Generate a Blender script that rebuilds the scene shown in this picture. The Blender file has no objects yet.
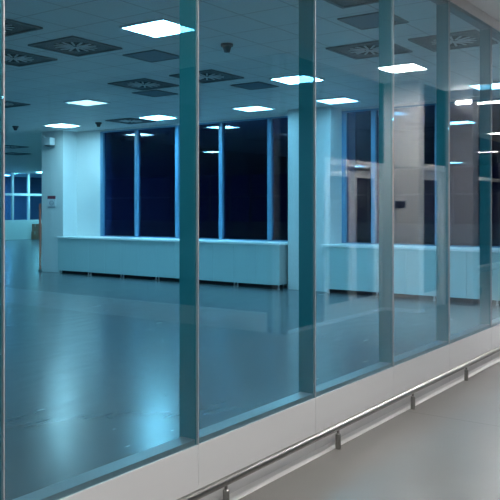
import bpy, bmesh, math, random
from mathutils import Vector, Matrix
random.seed(7)
SC = bpy.context.scene
COL = SC.collection
PI = math.pi

# ------------------------------------------------------------------ materials
def new_mat(name):
    m = bpy.data.materials.new(name); m.use_nodes = True
    nt = m.node_tree; nt.nodes.clear()
    out = nt.nodes.new('ShaderNodeOutputMaterial')
    return m, nt, out

def pbr(name, col, rough=.5, metal=0., noise=0., scale=30., bump=0., bscale=60., spec=.5, coat=0., stretch=None):
    m, nt, out = new_mat(name)
    b = nt.nodes.new('ShaderNodeBsdfPrincipled')
    b.inputs['Base Color'].default_value = (*col, 1)
    b.inputs['Roughness'].default_value = rough
    b.inputs['Metallic'].default_value = metal
    b.inputs['Specular IOR Level'].default_value = spec
    b.inputs['Coat Weight'].default_value = coat
    nt.links.new(b.outputs[0], out.inputs[0])
    tc = nt.nodes.new('ShaderNodeTexCoord')
    if noise:
        n = nt.nodes.new('ShaderNodeTexNoise'); n.inputs['Scale'].default_value = scale
        n.inputs['Detail'].default_value = 4
        nt.links.new(tc.outputs['Object'], n.inputs['Vector'])
        mx = nt.nodes.new('ShaderNodeMix'); mx.data_type = 'RGBA'
        mx.inputs[6].default_value = (*[c*(1-noise) for c in col], 1)
        mx.inputs[7].default_value = (*[min(1, c*(1+noise)) for c in col], 1)
        nt.links.new(n.outputs['Fac'], mx.inputs[0])
        nt.links.new(mx.outputs[2], b.inputs['Base Color'])
    if bump:
        n2 = nt.nodes.new('ShaderNodeTexNoise'); n2.inputs['Scale'].default_value = bscale
        n2.inputs['Detail'].default_value = 2
        mp = nt.nodes.new('ShaderNodeMapping')
        if stretch: mp.inputs['Scale'].default_value = stretch
        nt.links.new(tc.outputs['Object'], mp.inputs['Vector'])
        nt.links.new(mp.outputs[0], n2.inputs['Vector'])
        bp = nt.nodes.new('ShaderNodeBump'); bp.inputs['Strength'].default_value = bump
        bp.inputs['Distance'].default_value = .02
        nt.links.new(n2.outputs['Fac'], bp.inputs['Height'])
        nt.links.new(bp.outputs[0], b.inputs['Normal'])
    return m

def rough_patches(m, lo, hi, scale):
    """worn polish: gloss varies in streaky patches"""
    nt = m.node_tree; b = [n for n in nt.nodes if n.type == 'BSDF_PRINCIPLED'][0]
    tc = nt.nodes.new('ShaderNodeTexCoord'); mp = nt.nodes.new('ShaderNodeMapping')
    mp.inputs['Scale'].default_value = (.42, 1.5, 1); mp.inputs['Rotation'].default_value = (0, 0, .15)
    n = nt.nodes.new('ShaderNodeTexNoise'); n.inputs['Scale'].default_value = scale; n.inputs['Detail'].default_value = 3
    r = nt.nodes.new('ShaderNodeMapRange'); r.inputs[1].default_value = .2; r.inputs[2].default_value = .8
    r.inputs[3].default_value = lo; r.inputs[4].default_value = hi
    nt.links.new(tc.outputs['Object'], mp.inputs['Vector']); nt.links.new(mp.outputs[0], n.inputs['Vector'])
    nt.links.new(n.outputs['Fac'], r.inputs[0]); nt.links.new(r.outputs[0], b.inputs['Roughness'])

def emit(name, col, s):
    m, nt, out = new_mat(name)
    e = nt.nodes.new('ShaderNodeEmission')
    e.inputs[0].default_value = (*col, 1); e.inputs[1].default_value = s
    nt.links.new(e.outputs[0], out.inputs[0])
    return m

def glass(name, tint, f0=.045):
    """clear sheet glass: each face passes tinted light and mirrors by Schlick's law"""
    m, nt, out = new_mat(name)
    N = nt.nodes.new
    g = N('ShaderNodeNewGeometry')
    d = N('ShaderNodeVectorMath'); d.operation = 'DOT_PRODUCT'
    nt.links.new(g.outputs['Normal'], d.inputs[0]); nt.links.new(g.outputs['Incoming'], d.inputs[1])
    def mth(op, a, b=None):
        n = N('ShaderNodeMath'); n.operation = op
        for i, v in enumerate((a, b)):
            if v is None: continue
            if isinstance(v, (int, float)): n.inputs[i].default_value = v
            else: nt.links.new(v, n.inputs[i])
        return n.outputs[0]
    c = mth('ABSOLUTE', d.outputs['Value'])
    p = mth('POWER', mth('SUBTRACT', 1.0, c), 5.0)
    F = mth('ADD', mth('MULTIPLY', p, 1-f0), f0)
    t = N('ShaderNodeBsdfTransparent'); t.inputs[0].default_value = (*tint, 1)
    gl = N('ShaderNodeBsdfGlossy'); gl.inputs['Roughness'].default_value = 0.0
    gl.inputs[0].default_value = (1, 1, 1, 1)
    mx = N('ShaderNodeMixShader')
    nt.links.new(F, mx.inputs[0]); nt.links.new(t.outputs[0], mx.inputs[1]); nt.links.new(gl.outputs[0], mx.inputs[2])
    nt.links.new(mx.outputs[0], out.inputs[0])
    return m

def fin_glass(name, col, through):
    """thick green-blue glass fin with a fritted surface: mostly body colour, a little light comes through"""
    m, nt, out = new_mat(name)
    b = nt.nodes.new('ShaderNodeBsdfPrincipled'); b.inputs['Base Color'].default_value = (*col, 1); b.inputs['Roughness'].default_value = .4
    t = nt.nodes.new('ShaderNodeBsdfTransparent'); t.inputs[0].default_value = (.8, .95, 1, 1)
    mx = nt.nodes.new('ShaderNodeMixShader'); mx.inputs[0].default_value = through
    nt.links.new(b.outputs[0], mx.inputs[1]); nt.links.new(t.outputs[0], mx.inputs[2]); nt.links.new(mx.outputs[0], out.inputs[0])
    return m

def tiled_ceiling(name, col, ox, oy, pitch, groove=.006):
    """painted ceiling with fine square tile joints"""
    m, nt, out = new_mat(name)
    N = nt.nodes.new
    b = N('ShaderNodeBsdfPrincipled'); b.inputs['Roughness'].default_value = .55
    b.inputs['Specular IOR Level'].default_value = .25
    tc = N('ShaderNodeTexCoord'); sp = N('ShaderNodeSeparateXYZ')
    nt.links.new(tc.outputs['Object'], sp.inputs[0])
    def mth(op, a, b2=None):
        n = N('ShaderNodeMath'); n.operation = op
        for i, v in enumerate((a, b2)):
            if v is None: continue
            if isinstance(v, (int, float)): n.inputs[i].default_value = v
            else: nt.links.new(v, n.inputs[i])
        return n.outputs[0]
    def line(o, off):
        s = mth('ADD', mth('SUBTRACT', o, off), 100*pitch + pitch/2)
        md = mth('MODULO', s, pitch)
        return mth('LESS_THAN', mth('ABSOLUTE', mth('SUBTRACT', md, pitch/2)), groove)
    L = mth('MAXIMUM', line(sp.outputs[0], ox), line(sp.outputs[1], oy))
    mx = N('ShaderNodeMix'); mx.data_type = 'RGBA'
    mx.inputs[6].default_value = (*col, 1); mx.inputs[7].default_value = (*[c*.45 for c in col], 1)
    nt.links.new(L, mx.inputs[0]); nt.links.new(mx.outputs[2], b.inputs['Base Color'])
    nt.links.new(b.outputs[0], out.inputs[0])
    return m

def speckled_floor(name, c1, c2, rough):
    m, nt, out = new_mat(name)
    N = nt.nodes.new
    b = N('ShaderNodeBsdfPrincipled'); b.inputs['Roughness'].default_value = rough
    b.inputs['Specular IOR Level'].default_value = .4
    tc = N('ShaderNodeTexCoord')
    v = N('ShaderNodeTexNoise'); v.inputs['Scale'].default_value = 170; v.inputs['Detail'].default_value = 3
    w = N('ShaderNodeTexNoise'); w.inputs['Scale'].default_value = 1.3; w.inputs['Detail'].default_value = 3
    nt.links.new(tc.outputs['Object'], v.inputs['Vector']); nt.links.new(tc.outputs['Object'], w.inputs['Vector'])
    a = N('ShaderNodeMath'); a.operation = 'MULTIPLY_ADD'; a.inputs[1].default_value = .45
    nt.links.new(w.outputs['Fac'], a.inputs[0]);
    a2 = N('ShaderNodeMath'); a2.operation = 'MULTIPLY'; a2.inputs[1].default_value = .55
    nt.links.new(v.outputs['Fac'], a2.inputs[0]); nt.links.new(a2.outputs[0], a.inputs[2])
    mx = N('ShaderNodeMix'); mx.data_type = 'RGBA'
    mx.inputs[6].default_value = (*c1, 1); mx.inputs[7].default_value = (*c2, 1)
    nt.links.new(a.outputs[0], mx.inputs[0])
    sp = N('ShaderNodeSeparateXYZ'); nt.links.new(tc.outputs['Object'], sp.inputs[0])
    s1 = N('ShaderNodeMath'); s1.operation = 'ADD'; s1.inputs[1].default_value = -5.62 + 12 + 6
    nt.links.new(sp.outputs[0], s1.inputs[0])
    s2 = N('ShaderNodeMath'); s2.operation = 'MODULO'; s2.inputs[1].default_value = 12
    nt.links.new(s1.outputs[0], s2.inputs[0])
    s3 = N('ShaderNodeMath'); s3.operation = 'SUBTRACT'; s3.inputs[1].default_value = 6
    nt.links.new(s2.outputs[0], s3.inputs[0])
    s4 = N('ShaderNodeMath'); s4.operation = 'ABSOLUTE'; nt.links.new(s3.outputs[0], s4.inputs[0])
    s5 = N('ShaderNodeMath'); s5.operation = 'LESS_THAN'; s5.inputs[1].default_value = .004
    nt.links.new(s4.outputs[0], s5.inputs[0])
    m2 = N('ShaderNodeMix'); m2.data_type = 'RGBA'
    nt.links.new(s5.outputs[0], m2.inputs[0]); nt.links.new(mx.outputs[2], m2.inputs[6])
    m2.inputs[7].default_value = (*[c*.72 for c in c1], 1)
    nt.links.new(m2.outputs[2], b.inputs['Base Color'])
    nt.links.new(b.outputs[0], out.inputs[0])
    return m

M = {}
M['white_wall'] = pbr('white_wall', (.74, .75, .75), .55, noise=.02, scale=3)
M['room_ceiling'] = tiled_ceiling('room_ceiling', (.78, .80, .80), 5.05, 1.46, .62)
M['hall_ceiling'] = pbr('hall_ceiling', (.82, .82, .81), .6, noise=.02, scale=5)
M['room_floor'] = pbr('room_floor', (.095, .114, .126), .24, noise=.15, scale=1.7, bump=.035, bscale=4.0, spec=.75, stretch=(.5, 1.6, 1))
rough_patches(M['room_floor'], .205, .285, 5.0)
M['hall_floor'] = speckled_floor('hall_floor', (.11, .105, .098), (.235, .228, .218), .32)
M['base_panel'] = pbr('base_panel', (.72, .725, .73), .45)
M['fascia'] = pbr('fascia', (.74, .73, .71), .5)
M['skirting'] = pbr('skirting', (.84, .83, .82), .5)
M['steel'] = pbr('steel', (.33, .325, .31), .36, metal=1., noise=.1, scale=40)
M['fin'] = fin_glass('fin', (.02, .25, .29), .22)
M['track'] = pbr('track', (.20, .25, .28), .4)
M['joint'] = pbr('joint', (.36, .36, .37), .4)
M['white_frame'] = pbr('white_frame', (.62, .62, .62), .4)
M['frame_blue'] = pbr('frame_blue', (.15, .32, .50), .4)
M['cab'] = pbr('cab', (.48, .62, .63), .4, noise=.02, scale=6)
M['carcass'] = pbr('carcass', (.42, .45, .45), .5)
M['worktop'] = pbr('worktop', (.90, .91, .92), .6, spec=.15)
M['black'] = pbr('black', (.012, .012, .014), .6)
M['leg_metal'] = pbr('leg_metal', (.5, .5, .5), .3, metal=.9)
M['dark_vent'] = pbr('dark_vent', (.008, .009, .01), .7)
M['vent_ring'] = pbr('vent_ring', (.22, .23, .24), .6)
M['vent_face'] = pbr('vent_face', (.12, .13, .14), .6)
M['vane'] = pbr('vane', (.72, .73, .73), .5)
M['vent_frame'] = pbr('vent_frame', (.17, .18, .185), .5)
M['lamp_frame'] = pbr('lamp_frame', (.75, .76, .76), .4)
M['dark_panel'] = pbr('dark_panel', (.12, .17, .22), .4)
M['plastic_dark'] = pbr('plastic_dark', (.06, .065, .07), .5)
M['plastic_white'] = pbr('plastic_white', (.8, .8, .8), .4)
M['red_post'] = pbr('red_post', (.5, .12, .08), .45)
M['card'] = pbr('card', (.46, .21, .12), .8, noise=.1, scale=12)
M['tape'] = pbr('tape', (.55, .42, .3), .6)
M['sign_white'] = pbr('sign_white', (.82, .8, .82), .4)
M['sign_red'] = pbr('sign_red', (.22, .03, .06), .4)
M['sign_ink'] = pbr('sign_ink', (.12, .14, .25), .5)
M['door_frame'] = pbr('door_frame', (.60, .57, .54), .45)
M['beige'] = pbr('beige', (.64, .62, .60), .5, noise=.03, scale=4)
M['pillar_shaded'] = pbr('pillar_shaded', (.20, .20, .22), .5, noise=.03, scale=4)  # darker copy of the pillar tone: its weaker lighting put into the colour
M['plate'] = pbr('plate', (.04, .045, .06), .35)
M['dark_clad'] = pbr('dark_clad', (.006, .008, .014), .9, spec=0)
M['transom_blue'] = pbr('transom_blue', (.012, .030, .055), .7, spec=.1)
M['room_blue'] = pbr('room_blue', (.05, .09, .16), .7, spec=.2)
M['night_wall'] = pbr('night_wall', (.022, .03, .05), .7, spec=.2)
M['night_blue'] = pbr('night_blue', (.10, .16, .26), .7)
TINT = (.82, .92, .945)
M['glass'] = glass('partition_glass', TINT, .05)
M['glass_dark'] = glass('tinted_window_glass', (.45, .52, .72), .06)
M['glass_far'] = glass('far_window_glass', (.75, .9, .97), .05)
ROOM_C = (.24, .72, 1.0)
M['lamp_room'] = emit('lamp_room', ROOM_C, 17.5)
M['lamp_room_dim'] = emit('lamp_room_dim', (.27, .72, 1.0), 3.0)
M['lamp_room_low'] = emit('lamp_room_low', (.42, .8, 1.0), .5)
M['lamp_room_high'] = emit('lamp_room_high', (.42, .83, 1.0), 10.0)
M['lamp_far'] = emit('lamp_far', (.24, .8, 1.0), 24.0)
M['lamp_next'] = emit('lamp_next', (.2, .6, 1.0), 22.0)
M['lamp_hall'] = emit('lamp_hall', (1.0, .97, .94), 13.0)
M['lamp_hall_bright'] = emit('lamp_hall_bright', (1.0, .98, .99), 21.0)
M['pillar_glow'] = emit('pillar_glow', (1.0, .95, .92), 7.0)  # emission of the added box that imitates the wash on the pillar

# ------------------------------------------------------------------ mesh helpers
def BM(): return bmesh.new()

def box(bm, x0, x1, y0, y1, z0, z1):
    vs = [bm.verts.new(p) for p in ((x0,y0,z0),(x1,y0,z0),(x1,y1,z0),(x0,y1,z0),(x0,y0,z1),(x1,y0,z1),(x1,y1,z1),(x0,y1,z1))]
    for f in ((3,2,1,0),(4,5,6,7),(0,1,5,4),(1,2,6,5),(2,3,7,6),(3,0,4,7)):
        bm.faces.new([vs[i] for i in f])

def cyl(bm, p0, p1, r0, r1=None, seg=20):
    p0, p1 = Vector(p0), Vector(p1); r1 = r0 if r1 is None else r1
    z = (p1-p0).normalized()
    x = z.orthogonal().normalized(); y = z.cross(x)
    a = [bm.verts.new(p0 + (x*math.cos(2*PI*i/seg) + y*math.sin(2*PI*i/seg))*r0) for i in range(seg)]
    b = [bm.verts.new(p1 + (x*math.cos(2*PI*i/seg) + y*math.sin(2*PI*i/seg))*r1) for i in range(seg)]
    for i in range(seg):
        j = (i+1) % seg
        bm.faces.new((a[i], a[j], b[j], b[i]))
    bm.faces.new(a[::-1]); bm.faces.new(b)

def obj(name, bm, mat, parent=None, bevel=0., smooth=False):
    bmesh.ops.recalc_face_normals(bm, faces=bm.faces)
    me = bpy.data.meshes.new(name); bm.to_mesh(me); bm.free()
    if smooth:
        for p in me.polygons: p.use_smooth = True
    me.materials.append(M[mat])
    o = bpy.data.objects.new(name, me); COL.objects.link(o)
    if parent: o.parent = parent
    if bevel:
        md = o.modifiers.new('bevel', 'BEVEL'); md.width = bevel; md.segments = 2; md.limit_method = 'ANGLE'
    if smooth:
        md = o.modifiers.new('split', 'EDGE_SPLIT'); md.split_angle = math.radians(40)
    return o

def bxo(name, mat, b, parent=None, bevel=0.):
    bm = BM(); box(bm, *b); return obj(name, bm, mat, parent, bevel)

def struct(name, bm, mat, parent=None, bevel=0.):
    o = obj(name, bm, mat, parent, bevel)
    if parent is None: o['kind'] = 'structure'
    return o

def sbox(name, mat, b, bevel=0.):
    bm = BM(); box(bm, *b); return struct(name, bm, mat, None, bevel)

def sroot(name, loc=(0, 0, 0)):
    o = bpy.data.objects.new(name, None); COL.objects.link(o); o.location = loc; o['kind'] = 'structure'; return o

def tag(o, label, cat, group=None):
    o['label'] = label; o['category'] = cat
    if group: o['group'] = group
    return o

def thing(name, label, cat, loc=(0, 0, 0), rz=0., group=None):
    o = bpy.data.objects.new(name, None); COL.objects.link(o)
    o.location = loc; o.rotation_euler.z = rz
    return tag(o, label, cat, group)

def dup(root, loc, rz, label, group=None):
    r = root.copy(); COL.objects.link(r); r.location = loc; r.rotation_euler.z = rz; r['label'] = label
    if group: r['group'] = group
    for ch in list(root.children):
        c = ch.copy(); COL.objects.link(c); c.parent = r
        for g in list(ch.children):
            d = g.copy(); COL.objects.link(d); d.parent = c
    return r

# ------------------------------------------------------------------ constants (metres)
H = 3.60            # ceilings
SILL = .374         # top of the solid base below the glass partition
HEAD = 3.50         # underside of the head fascia
SEAMS = [1.86 + 1.2*i for i in range(-5, 10)]
XW = 13.30          # window wall plane
XC = 12.85          # column faces
XF = 12.65          # cabinet fronts

# ------------------------------------------------------------------ shell
sbox('floor', 'room_floor', (-9, 34, 0.0, 40, -.12, 0))
sbox('floor.001', 'hall_floor', (-9, 34, -14, 0.0, -.12, 0))
sbox('ceiling', 'room_ceiling', (-9, 34, .13, 40, H, H+.12))
sbox('ceiling.001', 'hall_ceiling', (-9, 34, -14, .13, H, H+.12))

# base below the glass: separate panels with hairline joints
bm = BM()
for a, b in zip(SEAMS[:-1], SEAMS[1:]):
    box(bm, a+.0015, b-.0015, 0, .10, 0, SILL)
box(bm, SEAMS[0], SEAMS[-1], .006, .11, 0, SILL-.001)
struct('wall_glazing_base', bm, 'base_panel')
bm = BM()
vs = [bm.verts.new((x, y, z)) for x in (-4, 12.6) for y, z in ((-.0003, 0), (-.032, 0), (-.032, .004), (-.012, .016), (-.0003, .036))]
for i in range(5): bm.faces.new((vs[i], vs[(i+1) % 5], vs[5+(i+1) % 5], vs[5+i]))
bm.faces.new(vs[:5]); bm.faces.new(vs[5:])
struct('baseboard_hall', bm, 'skirting')
sbox('trim_1', 'fascia', (-9, XW, 0.0, .13, HEAD, H))

# glass partition: one window per bay
for i, (a, b) in enumerate(zip(SEAMS[:-1], SEAMS[1:])):
    w = sroot('window_%d' % (i+1), (a, 0, SILL))
    L = b-a; hh = HEAD-SILL
    bxo('glass_pane', 'glass', (.0035, L-.0035, 0.001, .013, .002, hh-.002), w)
    bxo('mullion', 'fin', (-.009, .009, .0135, .122, .001, hh-.001), w)
    bxo('joint_seal', 'joint', (-.003, .003, -.001, .0134, .001, hh-.001), w)
    bxo('bottom_track', 'track', (.0095, L-.0095, .0135, .1085, .001, .028), w)
    bxo('top_track', 'track', (.0095, L-.0095, .0135, .1085, hh-.028, hh-.001), w)

# columns and window wall of the room
sbox('column', 'white_wall', (XC, 13.9, 12.40, 13.22, 0, H))
sbox('column.001', 'white_wall', (XC, 13.9, 4.71, 5.68, 0, H))
sbox('wall_far_pier', 'white_wall', (XW, 13.7, 11.54, 12.40, 0, H))
bm = BM(); box(bm, XW+.02, 13.6, 5.68, 11.54, 0, .93); box(bm, XW+.02, 13.6, -.0, 4.71, 0, .93)
struct('wall_window_parapet', bm, 'white_wall')
bm = BM(); box(bm, XW, 13.6, 5.68, 11.54, H-.05, H); box(bm, XW, 13.6, .13, 4.71, H-.05, H)
struct('trim_2', bm, 'white_wall')
def room_window(name, y0, y1, ys):
    w = sroot(name, (XW, y0, .93))
    bm = BM(); box(bm, .06, .072, .02, y1-y0-.02, .02, H-.98)
    obj('glass_pane', bm, 'glass_dark', w)
    for k, y in enumerate(ys):
        bxo('mullion', 'frame_blue', (-.0, .10, y-y0-.045, y-y0+.045, .001, H-.981), w)
    bxo('bottom_rail', 'frame_blue', (.0, .10, .001, y1-y0-.001, .001, .018), w)
    bxo('top_rail', 'frame_blue', (.0, .10, .001, y1-y0-.001, H-1.01, H-.981), w)
room_window('window_41', 5.68, 11.54, [11.49, 10.31, 9.02, 7.74, 6.44])
room_window('window_42', .13, 4.71, [4.66, 4.02, 2.73, 1.44, .2])

# deep hall at the left: far wall with high glazing
YF = 31.0
bm = BM(); box(bm, 14, 34, YF, YF+.2, 0, 1.04); box(bm, 14, 34, YF, YF+.2, 3.55, H)
struct('wall_far', bm, 'white_wall')
w = sroot('window_43', (14, YF, 1.04))
obj('glass_pane', (lambda b: (box(b, 0, 20, .09, .1, 0, 2.51), b)[1])(BM()), 'glass_far', w)
for x in [15.1 + 1.04*i - 14 for i in range(0, 18)]:
    bxo('mullion', 'white_frame', (x-.05, x+.05, 0, .14, .001, 2.509), w)
bxo('transom', 'white_frame', (0, 20, -.01, .15, 1.30, 1.42), w)
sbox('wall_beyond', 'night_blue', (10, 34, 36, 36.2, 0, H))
sbox('wall_hall_side', 'white_wall', (33.8, 34, 0, 40, 0, H))
sbox('wall_behind_column', 'white_wall', (13.9, 33.8, 13.02, 13.2, 0, H))

# wall of the room opposite the windows, glazed, seen only in reflection
XB = -8.8
sbox('wall_near_end', 'white_wall', (XB-.2, XB, .13, 36, 0, .9))
w = sroot('window_44', (XB, .2, .9))
obj('glass_pane', (lambda b: (box(b, -.1, -.09, 0, 35.6, 0, H-.9), b)[1])(BM()), 'glass_dark', w)
for k in range(20):
    bxo('mullion', 'white_frame', (-.14, 0, 1.5*k-.05, 1.5*k+.05, .001, H-.901), w)
bxo('transom', 'white_frame', (-.15, .01, 0, 35.6, 1.4, 1.5), w)

# ---- corridor side (behind the camera's right shoulder, mirrored in the glass)
sbox('trim_4', 'transom_blue', (9.15, 11.05, -3.0, -2.72, 2.33, H))
bm = BM(); box(bm, 8.15, 9.15, -3.0, -2.72, 0, H)
struct('wall_corridor', bm, 'dark_clad')
sbox('column.002', 'joint', (8.06, 8.14, -2.86, -2.79, 0, H))
sbox('column.003', 'beige', (11.05, 11.25, -3.0, -2.13, 0, H))
bm = BM(); box(bm, 11.25, 12.35, -2.5, -2.2, 2.33, H)
struct('wall_corridor_recess', bm, 'dark_clad')
sbox('column.004', 'pillar_shaded', (12.35, 12.62, -3.0, -1.73, 0, H))
bm = BM(); box(bm, 8.2, 11.05, -2.715, -2.70, 0, .05)
box(bm, 11.036, 11.049, -2.70, -2.12, 0, .05); box(bm, 11.036, 11.25, -2.129, -2.117, 0, .05)
struct('baseboard_corridor', bm, 'skirting')
def door(name, x0, x1, y, leaves, plate):
    d = sroot(name, (x0, y, 0)); W = x1-x0
    bm = BM(); box(bm, 0, .09, -.1, .02, 0.001, 2.329); box(bm, W-.09, W, -.1, .02, 0.001, 2.329); box(bm, .09, W-.09, -.1, .02, 2.23, 2.329)
    obj('frame', bm, 'door_frame', d)
    lw = (W-.18)/leaves
    for k in range(leaves):
        a = .09+k*lw
        bm = BM(); box(bm, a+.004, a+.12, -.07, -.02, .005, 2.226); box(bm, a+lw-.12, a+lw-.004, -.07, -.02, .005, 2.226)
        box(bm, a+.12, a+lw-.12, -.07, -.02, .005, .25); box(bm, a+.12, a+lw-.12, -.07, -.02, 2.08, 2.226)
        lf = obj('leaf', bm, 'door_frame', d)
        bxo('glass_pane', 'glass_dark', (a+.121, a+lw-.121, -.05, -.044, .251, 2.079), lf)
        if plate:
            bxo('push_plate', 'plate', (a+.13, a+.40, -.019, -.005, 1.62, 1.74), lf)
door('door_1', 9.15, 11.0, -2.74, 2, True)
door('door_2', 11.26, 12.34, -2.22, 1, False)
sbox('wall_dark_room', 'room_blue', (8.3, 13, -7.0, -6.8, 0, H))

# glazed partition across the wider part of the corridor, dark behind
bm = BM(); box(bm, 8.15, 8.25, -14, -3.0, 0, .25)
struct('wall_partition_base', bm, 'base_panel')
w = sroot('window_45', (8.2, -14, .25))
obj('glass_pane', (lambda b: (box(b, -.006, .006, 0, 11.0, .002, H-.252), b)[1])(BM()), 'glass_dark', w)
for k in range(6):
    bxo('mullion', 'fin', (.02, .10, 2.2*k-.03+.04, 2.2*k+.03+.04, .001, H-.251), w)
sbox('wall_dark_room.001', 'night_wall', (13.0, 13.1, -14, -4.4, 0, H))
sbox('wall_corridor_back', 'white_wall', (-9, 8.2, -14.1, -13.9, 0, H))
sbox('wall_corridor_end', 'white_wall', (-9.1, -8.9, -14, .0, 0, H))
# farther down the corridor: dark glazing
bm = BM(); box(bm, 13.1, 34, -4.5, -4.4, 0, .05); box(bm, 13.1, 34, -4.5, -4.4, 2.4, 2.5)
struct('trim_3', bm, 'door_frame')
w = sroot('window_46', (13.1, -4.45, .05))
obj('glass_pane', (lambda b: (box(b, 0, 20.6, -.006, .006, .002, H-.052), b)[1])(BM()), 'glass_dark', w)
for k in range(9):
    bxo('mullion', 'door_frame', (2.4*k, 2.4*k+.12, .02, .1, .001, H-.051), w)
sbox('wall_corridor_depth', 'night_wall', (13.2, 34, -9.2, -9.0, 0, H))
sbox('wall_corridor_far', 'beige', (33.8, 34, -9, 0, 0, H))
# glass continues beyond the window wall: opaque wall there
sbox('wall_corridor_inner', 'night_blue', (XW+.6, 33.8, 0, .12, 0, H))

# ------------------------------------------------------------------ cabinets under the windows
def cabinet(loc, label, group):
    c = thing('base_cabinet', label, 'cabinet', loc, 0, group)
    W = 1.1
    bxo('carcass', 'carcass', (.022, .60, .002, W-.002, .092, .885), c)
    for k in range(2):
        bxo('door', 'cab', (0, .020, k*W/2+.0025, (k+1)*W/2-.0025, .086, .884), c, .0015)
    bxo('plinth', 'black', (.14, .16, .002, W-.002, .0, .0915), c)
    for y in (.04, W-.04):
        bm = BM(); cyl(bm, (.05, y, .012), (.05, y, .0915), .016); cyl(bm, (.05, y, 0), (.05, y, .012), .026)
        obj('leg', bm, 'leg_metal', c, 0, True)
    return c
far_lab = ['farthest white base cabinet of the long row, against the column with the sign',
           'second white base cabinet from the far column, under the dark windows',
           'third white base cabinet from the far column, under the dark windows',
           'white base cabinet just left of the thick teal mullion in the long row',
           'white base cabinet just right of the thick teal mullion in the long row',
           'white base cabinet at the open near end of the long row']
c0 = None
for k in range(6):
    loc = (XF, 12.365-1.1*(k+1), 0)
    if c0 is None: c0 = cabinet(loc, far_lab[0], 'base cabinets of the long row')
    else: dup(c0, loc, 0, far_lab[k], 'base cabinets of the long row')
near_lab = ['white base cabinet at the far end of the short row, beside the near column',
            'second white base cabinet from the near column, short row',
            'third white base cabinet from the near column, short row',
            'white base cabinet nearest the glass partition, short row']
for k in range(4):
    dup(c0, (XF, 4.705-1.1*(k+1), 0), 0, near_lab[k], 'base cabinets of the short row')
bm = BM(); box(bm, XF-.02, XC, 5.75, 12.385, .886, .928); box(bm, XC, XW+.0, 5.70, 12.38, .886, .928)
tag(obj('worktop', bm, 'worktop', None, .004), 'long pale worktop over the row of six cabinets at left', 'worktop')
bm = BM(); box(bm, XF-.02, XC, .36, 4.80, .886, .928); box(bm, XC, XW+.0, .36, 4.69, .886, .928)
tag(obj('worktop', bm, 'worktop', None, .004), 'short pale worktop running right from the near column to the partition', 'worktop')

# ------------------------------------------------------------------ ceiling fittings
def lamp_proto(loc, label, group, mat='lamp_room', s=.27, sy=.30):
    t = thing('ceiling_light', label, 'ceiling light', loc, 0, group)
    bm = BM(); e = .022
    for b in ((-s-e, s+e, -sy-e, -sy), (-s-e, s+e, sy, sy+e), (-s-e, -s, -sy, sy), (s, s+e, -sy, sy)):
        box(bm, *b, -.022, -.0005)
    obj('frame', bm, 'lamp_frame', t)
    bxo('diffuser', mat, (-s, s, -sy, sy, -.016, -.004), t)
    return t
G = 'square ceiling lights of the room'
room_lamps = [
    (6.20, 3.12, 'large bright square ceiling light in the leftmost bay, nearest the front'),
    (9.85, 3.60, 'square ceiling light cut by the second thick mullion, in front of the near column'),
    (12.20, 4.20, 'square ceiling light right above the near column by the windows'),
    (12.20, 6.08, 'square ceiling light over the near end of the long worktop'),
    (12.20, 8.60, 'square ceiling light above the middle of the left dark windows'),
    (12.05, 11.50, 'square ceiling light just in front of the far column with the sign'),
    (9.73, 8.12, 'dimmest square ceiling light, above the far wall pier'),
    (12.20, 1.35, 'square ceiling light at the right edge, over the short worktop'),
    (6.20, 9.60, 'added unseen ceiling light left of the frame, in the middle of the room'),  # out of view, added as extra light for the room
    (-4.5, 4.4, 'square ceiling light mirrored small in the dark windows, nearest the partition'),
    (-4.5, 9.0, 'square ceiling light mirrored small in the dark windows, middle one'),
    (-4.5, 13.6, 'square ceiling light mirrored small in the dark windows, deepest one'),
    (6.20, 13.6, 'added unseen ceiling light left of the frame, level with the far column'),  # out of view, added to brighten the far floor and ceiling
]
LAMP_MAT = {(12.20, 4.20): 'lamp_room_dim', (12.20, 6.08): 'lamp_room_dim', (12.05, 11.50): 'lamp_room_high', (12.20, 1.35): 'lamp_room_dim', (9.73, 8.12): 'lamp_room_low'}   # output set lamp by lamp
for x, y, lab in room_lamps:
    lamp_proto((x, y, H), lab, G, LAMP_MAT.get((x, y), 'lamp_room'))
F0 = None
for x, y, lab in [(20, 17.5, 'added unseen ceiling light in the deep hall, hidden behind the far column'),  # all but the tiny one are unseen, added to brighten the hall
                  (13.2, 17.0, 'added unseen ceiling light at the mouth of the deep hall, left of the frame'),
                  (11, 20, 'added unseen ceiling light in the deep hall, left of the frame'),
                  (26.6, 24, 'added unseen ceiling light in the deep hall, right of the far glazing'),
                  (18, 27, 'added unseen ceiling light in the deep hall, left of the far glazing'),
                  (26.6, 29.9, 'tiny ceiling light in front of the far glazing, beside the far column')]:
    if F0 is None: F0 = lamp_proto((x, y, H), lab, 'ceiling lights of the deep hall', 'lamp_far')
    else: dup(F0, (x, y, H), 0, lab, 'ceiling lights of the deep hall')
N0 = None
for x, y, lab in [(25.2, 33.0, 'faint light strip behind the far glazing, left one'), (27.2, 34.4, 'faint light strip behind the far glazing, right one')]:
    if N0 is None: N0 = lamp_proto((x, y, H-.001), lab, 'lights behind the far glazing', 'lamp_next', .6, .2)
    else: dup(N0, (x, y, H), 0, lab, 'lights behind the far glazing')
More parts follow.
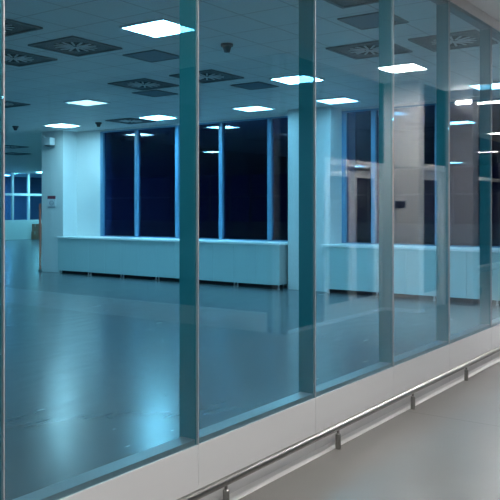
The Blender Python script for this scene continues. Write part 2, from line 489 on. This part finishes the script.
for x, y, lab in [(9.92, -1.90, 'crisp white square light mirrored in the glass left of the pale pillar with a plate'),
                  (10.8, -.45, 'added unseen corridor light close to the glass, opposite the pale pillar'),  # unseen lamp added to brighten the mirrored doors and pillar
                  (1.6, -1.1, 'warm square corridor light overhead, nearest the camera'),
                  (4.6, -1.35, 'warm square corridor light above the steel rail'),
                  (-2.0, -1.6, 'warm square corridor light behind the camera'),
                  (2.0, -4.5, 'added unseen warm corridor light in the wider part, beside the camera'),  # added out of view to strengthen light on the mirrored pillars
                  (-2.0, -6.5, 'added unseen warm corridor light deep in the wider part'),  # likewise added out of view for extra corridor light
                  ]:
    lamp_proto((x, y, H), lab, 'square lights of the corridor', 'lamp_hall_bright' if x > 9 else 'lamp_hall', .25, .26)
lamp_proto((7.3, -6.2, H), 'unlit square corridor light faintly mirrored at upper left', 'square lights of the corridor', 'plastic_white', .28, .28)
S0 = None
for x, y, lab in [(14.0, -1.55, 'linear corridor light mirrored just right of the last pale pillar'),
                  (19.8, -3.1, 'linear corridor light mirrored farther down, second in line'),
                  (26.0, -3.1, 'linear corridor light mirrored at the corridor end')]:
    if S0 is None: S0 = lamp_proto((x, y, H), lab, 'linear lights down the corridor', 'lamp_hall', .12, .75)
    else: dup(S0, (x, y, H), 0, lab, 'linear lights down the corridor')
t = thing('pillar_glow_box', 'added glowing box standing in for the bright wash atop the last pale pillar', 'glow box', (12.35, -1.87, 3.38))  # added emitter standing in for light washing the pillar top
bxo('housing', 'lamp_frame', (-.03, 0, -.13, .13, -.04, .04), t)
bxo('diffuser', 'pillar_glow', (-.06, -.031, -.12, .12, -.028, .028), t)

def diffuser_proto(loc, label, group):
    t = thing('air_diffuser', label, 'air diffuser', loc, 0, group)
    s = .40; e = .035
    bm = BM()
    for b in ((-s, s, -s, -s+e), (-s, s, s-e, s), (-s, -s+e, -s+e, s-e), (s-e, s, -s+e, s-e)):
        box(bm, *b, -.02, -.0005)
    obj('frame', bm, 'vent_frame', t)
    bxo('backplate', 'dark_vent', (-s+e, s-e, -s+e, s-e, -.006, -.001), t)
    bm = BM()                                            # face plate: square with round throat
    n = 48; q = s-e-.004
    for k in range(n):
        pts = []
        for a in (2*PI*k/n, 2*PI*(k+1)/n):
            c_, s_ = math.cos(a), math.sin(a); m_ = max(abs(c_), abs(s_))
            pts.append(((.26*c_, .26*s_), (q*c_/m_, q*s_/m_)))
        vs = [bm.verts.new((*p, -.0085)) for p in (pts[0][0], pts[0][1], pts[1][1], pts[1][0])]
        bm.faces.new(vs)
    obj('face_plate', bm, 'vent_face', t)
    bm = BM(); n = 14                                    # radial swirl vanes
    for k in range(n):
        a = 2*PI*(k+.5)/n
        ca, sa = math.cos(a), math.sin(a)
        r0, r1, w0, w1 = .07, .262, .010, .0125
        vs = []
        for z in (-.015, -.0065):
            for rr, ww in ((r0, -w0), (r1, -w1), (r1, w1), (r0, w0)):
                vs.append(bm.verts.new((rr*ca - ww*sa, rr*sa + ww*ca, z)))
        for f in ((0,1,2,3),(7,6,5,4),(0,4,5,1),(1,5,6,2),(2,6,7,3),(3,7,4,0)): bm.faces.new([vs[i] for i in f])
    obj('vanes', bm, 'vane', t)
    bm = BM()
    for r in (.285, .315, .345):                            # raised rings round the throat
        for k in range(48):
            a0, a1 = 2*PI*k/48, 2*PI*(k+1)/48
            bm.faces.new([bm.verts.new((rr*math.cos(a), rr*math.sin(a), -.0105)) for rr, a in ((r-.006, a0), (r+.006, a0), (r+.006, a1), (r-.006, a1))])
    obj('rings', bm, 'vent_ring', t)
    bm = BM(); box(bm, -.022, .022, -.20, .20, -.02, -.0155); box(bm, -.09, .09, -.02, .02, -.0198, -.0156)
    obj('hub', bm, 'vane', t)
    return t
GD = 'swirl air diffusers in the ceiling'
D0 = None
for x, y, lab in [
    (6.32, 4.60, 'swirl diffuser fully in view left of the large bright ceiling light'),
    (6.32, 5.80, 'swirl diffuser cut by the left edge, lower of the two there'),
    (5.06, 4.56, 'swirl diffuser cut by the left edge, upper of the two there'),
    (8.86, 5.86, 'swirl diffuser just left of the first thick mullion, above the dark windows'),
    (8.88, 4.59, 'swirl diffuser just right of the first thick mullion'),
    (6.22, .68, 'swirl diffuser cut by the top edge, right of the second thick mullion'),
    (8.57, 1.75, 'swirl diffuser right of the second mullion, halfway down to the windows'),
    (8.70, .72, 'swirl diffuser dimly seen near the head fascia at upper right'),
    (8.90, 9.60, 'small distant swirl diffuser at the left edge of the room'),
    (12.35, 9.55, 'thin far swirl diffuser close to the window head, left windows'),
    (15.2, 17.6, 'thin distant diffuser in the ceiling of the deep hall, nearer'),
    (17.2, 20.0, 'thin distant diffuser in the ceiling of the deep hall, farther')]:
    if D0 is None: D0 = diffuser_proto((x, y, H), lab, GD)
    else: dup(D0, (x, y, H), 0, lab, GD)

def panel_proto(loc, label):
    t = thing('ceiling_panel', label, 'ceiling panel', loc, 0, 'dark square ceiling panels')
    bm = BM(); s = .28; e = .02
    for b in ((-s, s, -s, -s+e), (-s, s, s-e, s), (-s, -s+e, -s+e, s-e), (s-e, s, -s+e, s-e)): box(bm, *b, -.014, -.0005)
    obj('frame', bm, 'vent_frame', t)
    bxo('face', 'dark_panel', (-s+e, s-e, -s+e, s-e, -.009, -.002), t)
    return t
p0 = panel_proto((7.30, 4.22, H), 'plain dark square ceiling panel below the brightest ceiling light')
dup(p0, (7.27, 1.06, H), 0, 'plain dark square ceiling panel at top, right of the second thick mullion')
dup(p0, (9.66, 6.35, H), 0, 'plain dark square ceiling panel left of the first mullion, under a diffuser')
dup(p0, (10.0, 4.5, H), 0, 'plain dark square ceiling panel left of the light cut by a mullion')

def detector_proto(loc, label):
    t = thing('smoke_detector', label, 'smoke detector', loc, 0, 'smoke detectors')
    bm = BM(); cyl(bm, (0, 0, -.0005), (0, 0, -.03), .075); obj('base', bm, 'plastic_dark', t, 0, True)
    bm = BM(); cyl(bm, (0, 0, -.031), (0, 0, -.10), .055, .035); obj('sensor', bm, 'plastic_dark', t, 0, True)
    return t
d0 = detector_proto((7.30, 3.02, H), 'dark smoke detector hanging alone right of the first thick mullion')
dup(d0, (7.43, .95, H), 0, 'dark smoke detector at top near the third mullion')
dup(d0, (12.18, 10.41, H), 0, 'small dark smoke detector above the far wall pier')
dup(d0, (11.56, 12.6, H), 0, 'small dark smoke detector at the far left of the room')

# ------------------------------------------------------------------ things by the far column
t = thing('safety_sign', 'small white sign with dark red header on the far column', 'sign', (XC, 12.82, 1.80))
bxo('panel', 'sign_white', (-.012, -.0005, -.155, .155, -.15, .15), t)
bxo('header', 'sign_red', (-.016, -.0125, -.155, .155, .07, .15), t)
bm = BM()
n = 28
for k in range(n):
    a0, a1 = 2*PI*k/n, 2*PI*(k+1)/n
    vs = [bm.verts.new((-.0145, r*1.45*math.cos(a), -.035+r*math.sin(a))) for r, a in ((.045, a0), (.058, a0), (.058, a1), (.045, a1))]
    bm.faces.new(vs)
box(bm, -.0145, -.0125, -.06, .06, -.042, -.030)
obj('symbol', bm, 'sign_ink', t)
bxo('footer_line', 'sign_ink', (-.015, -.0125, -.15, .15, -.147, -.128), t)

t = thing('wall_unit', 'small pale box on a bracket high on the far column', 'wall unit', (XC, 12.76, 3.32))
bxo('case', 'plastic_white', (-.20, -.03, -.09, .10, -.09, .10), t, .01)
bxo('lower_edge', 'plastic_dark', (-.202, -.03, -.09, .10, -.115, -.091), t)
bm = BM(); cyl(bm, (-.10, .101, .06), (-.10, .34, .17), .016); cyl(bm, (-.10, .34, .17), (-.0005, .34, .17), .016)
obj('bracket', bm, 'plastic_white', t, 0, True)

t = thing('barrier_post', 'slim red post standing at the far column edge', 'post', (12.78, 13.20, 0))
bm = BM(); cyl(bm, (0, 0, .06), (0, 0, 1.75), .026); obj('shaft', bm, 'red_post', t, 0, True)
bm = BM(); cyl(bm, (0, 0, 0), (0, 0, .06), .055, .04); obj('foot', bm, 'plastic_dark', t, 0, True)

def carton(loc, lab, w, dpt, hgt):
    t = thing('cardboard_box', lab, 'box', loc, 0, 'cartons by the far wall')
    bxo('carton', 'card', (-w/2, w/2, -dpt/2, dpt/2, 0, hgt), t, .006)
    bxo('tape', 'tape', (-w/2-.002, w/2+.002, -.04, .04, hgt*.62, hgt+.003), t)
    return t
carton((26.75, 30.4, 0), 'brown cardboard box on the floor below the far glazing', .62, .6, .42)
carton((26.75, 30.4, .425), 'brown cardboard box stacked on another below the far glazing', .58, .55, .40)

# ------------------------------------------------------------------ steel bumper rail and mirrored copies
def rail(name, label, x0, x1, posts, loc, rz=0):
    t = thing(name, label, 'rail', loc, rz)
    bm = BM(); cyl(bm, (x0, 0, .147), (x1, 0, .147), .023, None, 24); obj('tube', bm, 'steel', t, 0, True)
    for p in posts:
        bm = BM(); cyl(bm, (p, 0, .0), (p, 0, .098), .018, None, 20); cyl(bm, (p, 0, .098), (p, 0, .106), .018, .009, 20); cyl(bm, (p, 0, .106), (p, 0, .126), .009, None, 12)
        obj('post', bm, 'steel', t, 0, True)
    return t
rail('bumper_rail', 'low stainless steel rail on short posts along the foot of the glass wall', -2.0, 12.0,
     [4.47 + 1.24*i for i in range(-5, 7)], (0, -.052, 0))
rail('barrier_rail', 'low steel rail mirrored at the foot of the last pale pillar', 0, 1.6, [.1, 1.5], (12.65, -2.2, 0))
rail('barrier_rail', 'low steel rail mirrored along the dark glazing down the corridor', 0, 12, [.3 + 1.9*i for i in range(7)], (14.2, -3.3, 0))
t = thing('wall_plate', 'dark rectangular plate on the pale mirrored pillar', 'wall plate', (11.05, -2.44, 1.68))
bxo('plate', 'plate', (-.014, -.0005, -.095, .095, -.055, .055), t, .003)

# ------------------------------------------------------------------ world, camera, view
wd = bpy.data.worlds.new('night'); SC.world = wd; wd.use_nodes = True
bg = wd.node_tree.nodes.get('Background') or wd.node_tree.nodes.new('ShaderNodeBackground')
bg.inputs[0].default_value = (.05, .10, .45, 1); bg.inputs[1].default_value = .06

cam = bpy.data.cameras.new('camera'); co = bpy.data.objects.new('camera', cam); COL.objects.link(co)
th = math.atan(537/757.)
co.location = (0, -2.5, 1.6)
co.rotation_euler = (PI/2, 0, th - PI/2)
cam.sensor_width = 36; cam.lens = 757*36/500.
cam.shift_y = -(250-209.5)/500.
cam.clip_end = 200; cam.clip_start = .05
SC.camera = co

SC.view_settings.view_transform = 'Standard'
SC.view_settings.look = 'None'
SC.view_settings.gamma = 1
SC.view_settings.exposure = 2.7
SC.view_settings.use_curve_mapping = False
cy = SC.cycles
cy.use_denoising = True; cy.use_adaptive_sampling = False
cy.max_bounces = 10; cy.transparent_max_bounces = 24; cy.glossy_bounces = 6; cy.diffuse_bounces = 5
cy.sample_clamp_indirect = 6.0
